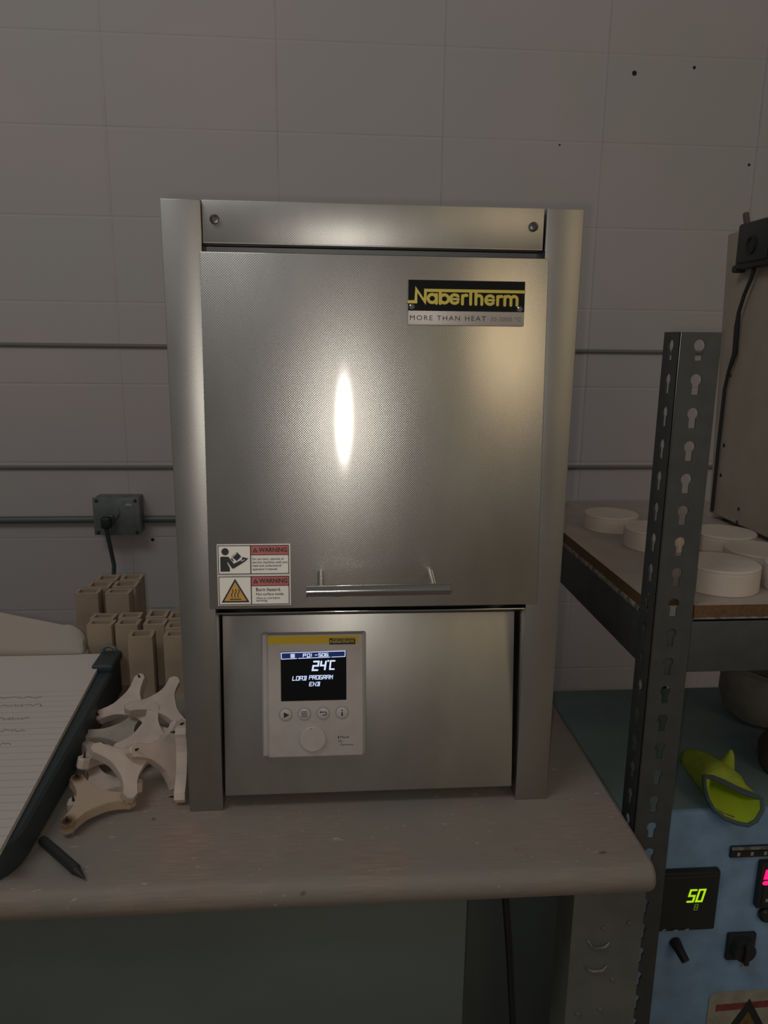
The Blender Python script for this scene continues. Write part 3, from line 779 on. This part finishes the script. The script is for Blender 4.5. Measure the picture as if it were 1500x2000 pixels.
slots_n = [z-FLOOR for z in slots if z-FLOOR > .03]
meF = plate_with_slots(0, .048, 0, ZT-FLOOR, .0235, slots_n, .002)
meS = plate_with_slots(0, .041, 0, ZT-FLOOR, .0215, slots_n, .002)
def post(x, y, sx, sy):
    b = MB()
    for me, frm in ((meF, 0), (meS, 1)):
        vs = []
        for v in me.vertices:
            if frm == 0: p = (x+sx*v.co.x, y+sy*(v.co.z+.001), v.co.y)
            else: p = (x+sx*(v.co.z+.001), y+sy*v.co.x, v.co.y)
            vs.append(b.bm.verts.new(p))
        for q in me.polygons: b.bm.faces.new([vs[i] for i in q.vertices])
    # rolled outside corner, made paler and glossier for its bright highlight line
    b.tube([(x+sx*.0012, y+sy*.0012, .0), (x+sx*.0012, y+sy*.0012, ZT-FLOOR)], .0014, 8)
    for q in b.bm.faces:
        if q.smooth: q.material_index = 1
    return b.build('post', ['shelf_metal', 'shelf_edge'], sh)
SW, SD = .70, .61
post(0, 0, 1, 1); post(0, SD, 1, -1); post(SW, 0, -1, 1); post(SW, SD, -1, -1)
zb0, zb1 = .134-FLOOR, .204-FLOOR
def beam(x0, x1, y0, y1, inner):
    b = MB(); b.box(x0, x1, y0, y1, zb0, zb1, .001)
    if inner[0]: b.box(min(x0, x0+inner[0]), max(x1, x1+inner[0]), y0, y1, zb1-.004, zb1-.002)
    else: b.box(x0, x1, min(y0, y0+inner[1]), max(y1, y1+inner[1]), zb1-.004, zb1-.002)
    return b.build('beam', 'shelf_metal', sh)
for sx, sy in ((0, 0), (0, 1), (1, 0), (1, 1)):
    b = MB(); X = (lambda x: SW-x if sx else x); Yy = (lambda y: SD-y if sy else y)
    b.box(*sorted((X(.0023), X(.048))), *sorted((Yy(.0023), Yy(.0036))), zb0-.004, zb1)
    b.box(*sorted((X(.0023), X(.0036))), *sorted((Yy(.0037), Yy(.041))), zb0-.004, zb1)
    b.build('connector_plate', 'shelf_metal', sh)
bl = beam(.0002, .003, .0415, SD-.0415, (.02, 0)); beam(SW-.003, SW-.0002, .0415, SD-.0415, (-.02, 0))
bf = beam(.0485, SW-.0485, .0002, .003, (0, .02)); beam(.0485, SW-.0485, SD-.003, SD-.0002, (0, -.02))
b = MB(); b.box(-.0012, .0022, .045, SD-.045, zb1-.006, zb1+.0006, .0010); b.build('worn_lip', 'scuff_lit', bl)
b = MB(); b.box(.050, SW-.05, -.0005, .0022, zb1-.0012, zb1+.0006, .0004); b.build('worn_lip', 'scuff_lit', bf)
b = MB(); z0, z1 = zb1+.0008, .220-FLOOR
b.prism([(.0505, .0015), (SW-.0505, .0015), (SW-.0505, .0435), (SW-.001, .0435), (SW-.001, SD-.0435), (SW-.0505, SD-.0435), (SW-.0505, SD-.0015), (.0505, SD-.0015), (.0505, SD-.0435), (.001, SD-.0435), (.001, .0435), (.0505, .0435)], z0, z1, 'z')
board = b.build('shelf_board', ['chip', 'laminate'], sh)
for p in board.data.polygons:
    if abs(p.normal.z) > .9: p.material_index = 1

# ceramic discs on the shelf
DISCS = [((.431, .436), .044, .027, 'white ceramic disc at the back left of the shelf seen left of the post'),
 ((.457, .320), .047, .030, 'white ceramic disc partly hidden by the left side of the slotted post'),
 ((.560, .305), .046, .027, 'white ceramic disc farthest back on the shelf right of the post'),
 ((.5600, .208), .047, .026, 'white ceramic disc in the middle row right of the post'),
 ((.458, .124), .0485, .033, 'white ceramic disc nearest the shelf front edge'),
 ((.5625, .108), .048, .033, 'white ceramic disc cut by the right edge of the photo')]
for c, r, h, lab in DISCS:
    b = MB(); b.lathe([(.0001, 0), (r-.001, 0), (r, .001), (r, h-.005), (r-.0006, h-.0042), (r, h-.0034), (r, h-.0012), (r-.0012, h), (.0001, h)], (0, 0, 0), 48)
    tag(b.build('ceramic_disc', 'disc', None, (c[0], c[1], .220)), lab, 'disc', 'white ceramic discs on the shelf')

# beige cabinet on the shelf, connector box and cord
cabn = tag(empty('beige_cabinet', (.645, .30, .220)), 'beige metal cabinet standing on the shelf at the right edge', 'cabinet')
b = MB(); b.prism([(-.16, .008), (.219, .008), (.255, .492), (-.16, .492)], 0, .345, 'x'); o = b.build('case', 'beige', cabn); bv = o.modifiers.new('bevel', 'BEVEL'); bv.width = .003; bv.segments = 2
for x in (.02, .325):
    for y in (-.14, .185):
        b = MB(); b.lathe([(.010, 0), (.010, .0085), (.0001, .0085)], (x, y, 0), 12); b.build('foot', 'black_rubber', cabn)
for (y, z) in ((.490, .354), (.4206, .2557), (.4206, .2326), (.494, .4744), (.490, .301)):
    b = MB(); b.lathe([(.0034, .0), (.003, -.0012), (.0001, -.0016)], (0, y-.30, z-.22), 10, 0, 'x'); b.build('screw', 'dark_steel', cabn)
cn = tag(empty('connector_box', (.645, .455, .682)), 'black connector box mounted on the beige cabinet side with a cord below', 'connector')
b = MB(); b.box(-.020, -.0004, -.085, .030, -.036, .036, .005, 0, 2); b.box(-.024, -.0195, -.068, .016, -.027, .027, .0018)
b.build('housing', 'black_plastic', cn)
b = MB(); b.box(-.020, -.0004, .026, .038, -.040, -.028, .003); b.build('mounting_foot', 'black_plastic', cn)
b = MB(); b.tube([(-.010, .020, .034), (-.010, .026, .046), (-.009, .030, .052)], .005, 8); b.build('strain_relief', 'card', cn)
for dy, dz in ((-.010, -.002),):
    b = MB(); b.lathe([(.014, -.0238), (.014, -.0270), (.0105, -.0274), (.010, -.0250), (.0001, -.0250)], (0, dy-.015, dz), 24, 0, 'x'); b.build('socket', 'black_rubber', cn)
b = MB(); b.tube([(.635, .440, .6445), (.6355, .446, .630), (.634, .4587, .6062), (.635, .4718, .5783), (.636, .4745, .5536), (.638, .4754, .5117), (.638, .4891, .4815), (.638, .4963, .4507), (.638, .497, .35), (.638, .495, .235)], [.0034, .0034, .003, .0032, .0045, .0045, .003, .003, .003, .003], 10)
tag(b.build('power_cord', 'black_rubber'), 'black cord hanging from the connector box down the beige cabinet', 'cord')

# ------------------------------------------------------------------ blue controlled unit under the shelf
bu = tag(empty('blue_unit', (.60, .32, FLOOR)), 'dark blue floor unit with digital readouts beside the bench', 'machine')
bx, by = .60, .32
zt_ = -.115-FLOOR
b = MB(); b.box(.303-bx, 1.00-bx, .130-by, .515-by, .02, zt_, .006, 0, 3); b.build('case', 'blue', bu)
FY = .130-by
b = MB(); b.box(.306-bx, .997-bx, .136-by, .512-by, zt_-.0005, zt_+.0008, .0003); b.build('top_sheet', 'teal_top', bu)
def meter(x0, x1, z0, z1):
    b = MB(); b.box(x0-bx, x1-bx, FY-.010, FY+.002, z0-FLOOR, z1-FLOOR, .003, 0, 2)
    b.box(x0+.006-bx, x1-.006-bx, FY-.012, FY-.009, z0+.006-FLOOR, z1-.006-FLOOR, .001, 0, 1); return b
b = meter(.411, .509, -.303, -.205); y = FY-.0125
segtext(b, '50', .4617-bx, -.2515-FLOOR, .0082, .0188, .0048, .0030, y, 1, .2)
segtext(b, '8', .4730-bx, -.2655-FLOOR, .0045, .0090, 0, .0016, y, 2, .1)
for q in ((.430, -.2975), (.447, -.299), (.464, -.2985)): b.stroke([(q[0]-bx, q[1]-FLOOR), (q[0]+.004-bx, q[1]+.001-FLOOR)], .0022, y, 3)
b.build('temperature_readout', ['black_plastic', 'green_lit', 'green_dim', 'white_bit'], bu)
b = meter(.568, .664, -.272, -.196)
segtext(b, '50', .5742-bx, -.2265-FLOOR, .0090, .0185, .006, .0070, y, 1, .12)
b.stroke([(.579-bx, -.2555-FLOOR), (.585-bx, -.2555-FLOOR)], .005, y, 2, cap=False)
b.build('limit_readout', ['black_plastic', 'red_lit', 'white_bit'], bu)
b = MB(); b.box(.523-bx, .66-bx, FY-.004, FY+.002, -.190-FLOOR, -.172-FLOOR, .001, 0, 1); b.box(.523-bx, .66-bx, FY-.007, FY-.004, -.175-FLOOR, -.172-FLOOR, 0, 1)
for k in range(6): b.stroke([(.5325+.02*k-bx, -.1835-FLOOR), (.537+.02*k-bx, -.1835-FLOOR)], .006, FY-.0045, 2, cap=False)
b.build('terminal_strip', ['black_plastic', 'scuff_lit', 'ctrl_side'], bu)
b = MB(); b.tube([(.4570-bx, FY+.001, -.330-FLOOR), (.4580-bx, FY-.012, -.332-FLOOR), (.462-bx, FY-.026, -.340-FLOOR)], [.009, .007, .006], 14); b.build('toggle_switch', 'black_plastic', bu)
b = MB(); b.box(.535-bx, .578-bx, FY-.006, FY+.001, -.362-FLOOR, -.317-FLOOR, .002, 0, 2); b.lathe([(.018, FY-.006), (.016, FY-.018), (.0001, FY-.019)], (.5565-bx, 0, -.3395-FLOOR), 20, 0, 'y'); b.box(.553-bx, .560-bx, FY-.024, FY-.017, -.356-FLOOR, -.323-FLOOR, .001)
b.build('rotary_switch', 'black_plastic', bu)
b = MB(); b.lathe([(.012, FY+.001), (.012, FY-.006), (.009, FY-.010), (.0001, FY-.010)], (.590-bx, 0, -.287-FLOOR), 20, 0, 'y'); b.build('push_button', 'black_plastic', bu)
b = MB(); b.lathe([(.003, FY+.001), (.0028, FY-.002), (.0001, FY-.003)], (.566-bx, 0, -.376-FLOOR), 10, 0, 'y'); b.build('screw', 'white_bit', bu)
b = MB(); x0, x1, z0, z1 = .520-bx, .665-bx, -.62-FLOOR, -.422-FLOOR
b.prism(rrect(x0, x1, z0, z1, .012), FY-.0012, FY-.0001, 'y')
ys = FY-.0015
b.flat([(x0+.012, -.456-FLOOR), (x1-.012, -.452-FLOOR), (x1-.012, -.440-FLOOR), (x0+.012, -.444-FLOOR)], ys, 1)
def tri(cx, zt0, zb, hw, yy, mi): b.flat([(cx-hw, zb), (cx+hw, zb), (cx, zt0)], yy, mi)
cx = .5835-bx
tri(cx, -.436-FLOOR, -.545-FLOOR, .060, ys-.0002, 2); tri(cx, -.459-FLOOR, -.538-FLOOR, .043, ys-.0004, 3)
b.stroke([(cx, -.480-FLOOR), (cx, -.510-FLOOR)], .008, ys-.0006, 1); b.disc((cx, -.524-FLOOR), .0045, ys-.0006, 1)
b.build('warning_label', ['label_cream', 'label_red', 'ink', 'label_yellow'], bu)

# cables in the background under the shelf
for pts, lab in (([(.640, .56, .120), (.636, .565, .02), (.622, .575, -.04), (.604, .60, -.12), (.60, .62, -.30)], 'black cable behind the blue unit, nearer the post'),
                 ([(.672, .56, .120), (.668, .565, .02), (.652, .575, -.04), (.636, .60, -.12), (.63, .62, -.30)], 'black cable behind the blue unit, nearer the grey pot')):
    b = MB(); b.tube(pts, .006, 8); tag(b.build('cable', 'black_rubber'), lab, 'cable')

# grey pot on the blue unit
b = MB()
prof = [(.0001, 0), (.060, 0), (.078, .010), (.088, .040), (.088, .075), (.080, .090), (.082, .098), (.078, .100), (.070, .094), (.074, .07), (.07, .02), (.0001, .012)]
b.lathe(prof, (0, 0, 0), 40)
for v in b.bm.verts:
    n_ = math.sin(v.co.x*70+v.co.z*40)*math.cos(v.co.y*60)*.0025; v.co.x += n_; v.co.y += n_
tag(b.build('grey_pot', 'bag', None, (.735, .400, -.115)), 'lumpy grey plaster pot on the blue unit at the right edge', 'pot')
b = MB()
b.loft([[(.0+.05*math.cos(t)*k+.006*math.sin(3*t), .06*math.sin(t)*k, z) for t in [i*math.pi/8 for i in range(16)]] for k, z in ((1.0, 0), (1.02, .02), (.8, .045), (.35, .058), (.05, .060))])
tag(b.build('brown_rag', 'card', None, (.672, .235, -.115)), 'crumpled brown rag on the blue unit beside the lime glove', 'rag')

# lime glove
gl = tag(empty('lime_glove', (.54, .19, -.115)), 'lime green glove with blue grey cuff trim lying on the blue unit', 'glove')
def gp(p): return (p[0]-.54, p[1]-.19, p[2]+.115)
RIM = [(0.4922, 0.1650, -0.0822), (0.5026, 0.1600, -0.0820), (0.5183, 0.1550, -0.0885), (0.5327, 0.1450, -0.0941), (0.5455, 0.1350, -0.0955), (0.5570, 0.1250, -0.0951), (0.5521, 0.1120, -0.1039), (0.5412, 0.1060, -0.1162), (0.5302, 0.1060, -0.1229), (0.5155, 0.1080, -0.1205), (0.4985, 0.1120, -0.1145), (0.4875, 0.1220, -0.1080), (0.4841, 0.1350, -0.0988), (0.4861, 0.1500, -0.0890)]
BODY = [[(0.4943, 0.1650, -0.0807), (0.5047, 0.1650, -0.0718), (0.5190, 0.1650, -0.0691), (0.5345, 0.1650, -0.0731), (0.5480, 0.1650, -0.0831), (0.5570, 0.1650, -0.0972), (0.5596, 0.1650, -0.1126), (0.5552, 0.1650, -0.1145), (0.5447, 0.1650, -0.1145), (0.5301, 0.1650, -0.1145), (0.5145, 0.1650, -0.1145), (0.5010, 0.1650, -0.1145), (0.4922, 0.1650, -0.1093), (0.4898, 0.1650, -0.0941)],
        [(0.4956, 0.1850, -0.0863), (0.5034, 0.1850, -0.0767), (0.5138, 0.1850, -0.0712), (0.5249, 0.1850, -0.0707), (0.5345, 0.1850, -0.0755), (0.5407, 0.1850, -0.0846), (0.5423, 0.1850, -0.0962), (0.5388, 0.1850, -0.1081), (0.5310, 0.1850, -0.1145), (0.5205, 0.1850, -0.1145), (0.5092, 0.1850, -0.1145), (0.4996, 0.1850, -0.1145), (0.4935, 0.1850, -0.1097), (0.4921, 0.1850, -0.0981)],
        [(0.5004, 0.2200, -0.0974), (0.5054, 0.2200, -0.0874), (0.5119, 0.2200, -0.0800), (0.5186, 0.2200, -0.0766), (0.5241, 0.2200, -0.0779), (0.5274, 0.2200, -0.0837), (0.5278, 0.2200, -0.0928), (0.5252, 0.2200, -0.1035), (0.5202, 0.2200, -0.1136), (0.5137, 0.2200, -0.1145), (0.5070, 0.2200, -0.1145), (0.5014, 0.2200, -0.1145), (0.4981, 0.2200, -0.1145), (0.4978, 0.2200, -0.1081)],
        [(0.5007, 0.2450, -0.1036), (0.5022, 0.2450, -0.0945), (0.5045, 0.2450, -0.0873), (0.5072, 0.2450, -0.0833), (0.5097, 0.2450, -0.0834), (0.5117, 0.2450, -0.0875), (0.5126, 0.2450, -0.0949), (0.5123, 0.2450, -0.1040), (0.5109, 0.2450, -0.1131), (0.5086, 0.2450, -0.1145), (0.5059, 0.2450, -0.1145), (0.5033, 0.2450, -0.1145), (0.5014, 0.2450, -0.1145), (0.5004, 0.2450, -0.1128)],
        [(0.5008, 0.2550, -0.1068), (0.5009, 0.2550, -0.1015), (0.5014, 0.2550, -0.0972), (0.5024, 0.2550, -0.0948), (0.5035, 0.2550, -0.0949), (0.5045, 0.2550, -0.0973), (0.5054, 0.2550, -0.1016), (0.5058, 0.2550, -0.1070), (0.5057, 0.2550, -0.1124), (0.5052, 0.2550, -0.1145), (0.5043, 0.2550, -0.1145), (0.5032, 0.2550, -0.1145), (0.5021, 0.2550, -0.1145), (0.5012, 0.2550, -0.1122)]]
def toward(A, B, k): return [tuple(a[i]+(b_[i]-a[i])*k for i in range(3)) for a, b_ in zip(A, B)]
def mid(A): return [tuple(sum(p[i] for p in A)/len(A) for i in range(3))]*len(A)
def gl_loop(A): return [gp(p) for p in A]
def clampz(A, lo): return [(p[0], p[1], max(p[2], lo) if p[1] > .1235 else p[2]) for p in A]
BODY = [clampz(A, -.1128) for A in BODY]
NECK2 = [(p[0], p[1], max(p[2], -.1128)) for p in toward(RIM, BODY[0], .5)]
b = MB(); b.loft([gl_loop(A) for A in [RIM, NECK2]+BODY], 0, True, cap0=False)
o = b.build('palm', 'lime', gl, sharp=False)
b = MB()
in0 = toward(RIM, mid(RIM), .06); in05 = toward(NECK2, mid(NECK2), .24); in1 = toward(BODY[0], mid(BODY[0]), .30); in2 = toward(BODY[1], mid(BODY[1]), .55); in3 = toward(BODY[2], mid(BODY[2]), .9)
b.loft([gl_loop(A) for A in (in0, in05, in1, in2, in3)], 0, True, cap0=False)
b.build('lining', 'lime_in', gl, sharp=False)
b = MB(); rg = gl_loop(RIM); b.tube([Vector(p) for p in rg]+[Vector(rg[0])], .0030, 8, close=False)
b.tube([Vector(p) for p in gl_loop(toward(RIM, BODY[0], .16))]+[Vector(gl_loop(toward(RIM, BODY[0], .16))[0])], .0022, 8, close=False)
b.build('cuff_trim', 'teal_trim', gl, sharp=False)
b = MB(); b.tube([gp(p) for p in [(0.5321, 0.1850, -0.0910), (0.5373, 0.1880, -0.0812), (0.5419, 0.1900, -0.0709), (0.5433, 0.1900, -0.0626), (0.5435, 0.1900, -0.0567)]], [.017, .0125, .008, .005, .002], 12); b.build('thumb', 'lime', gl, sharp=False)
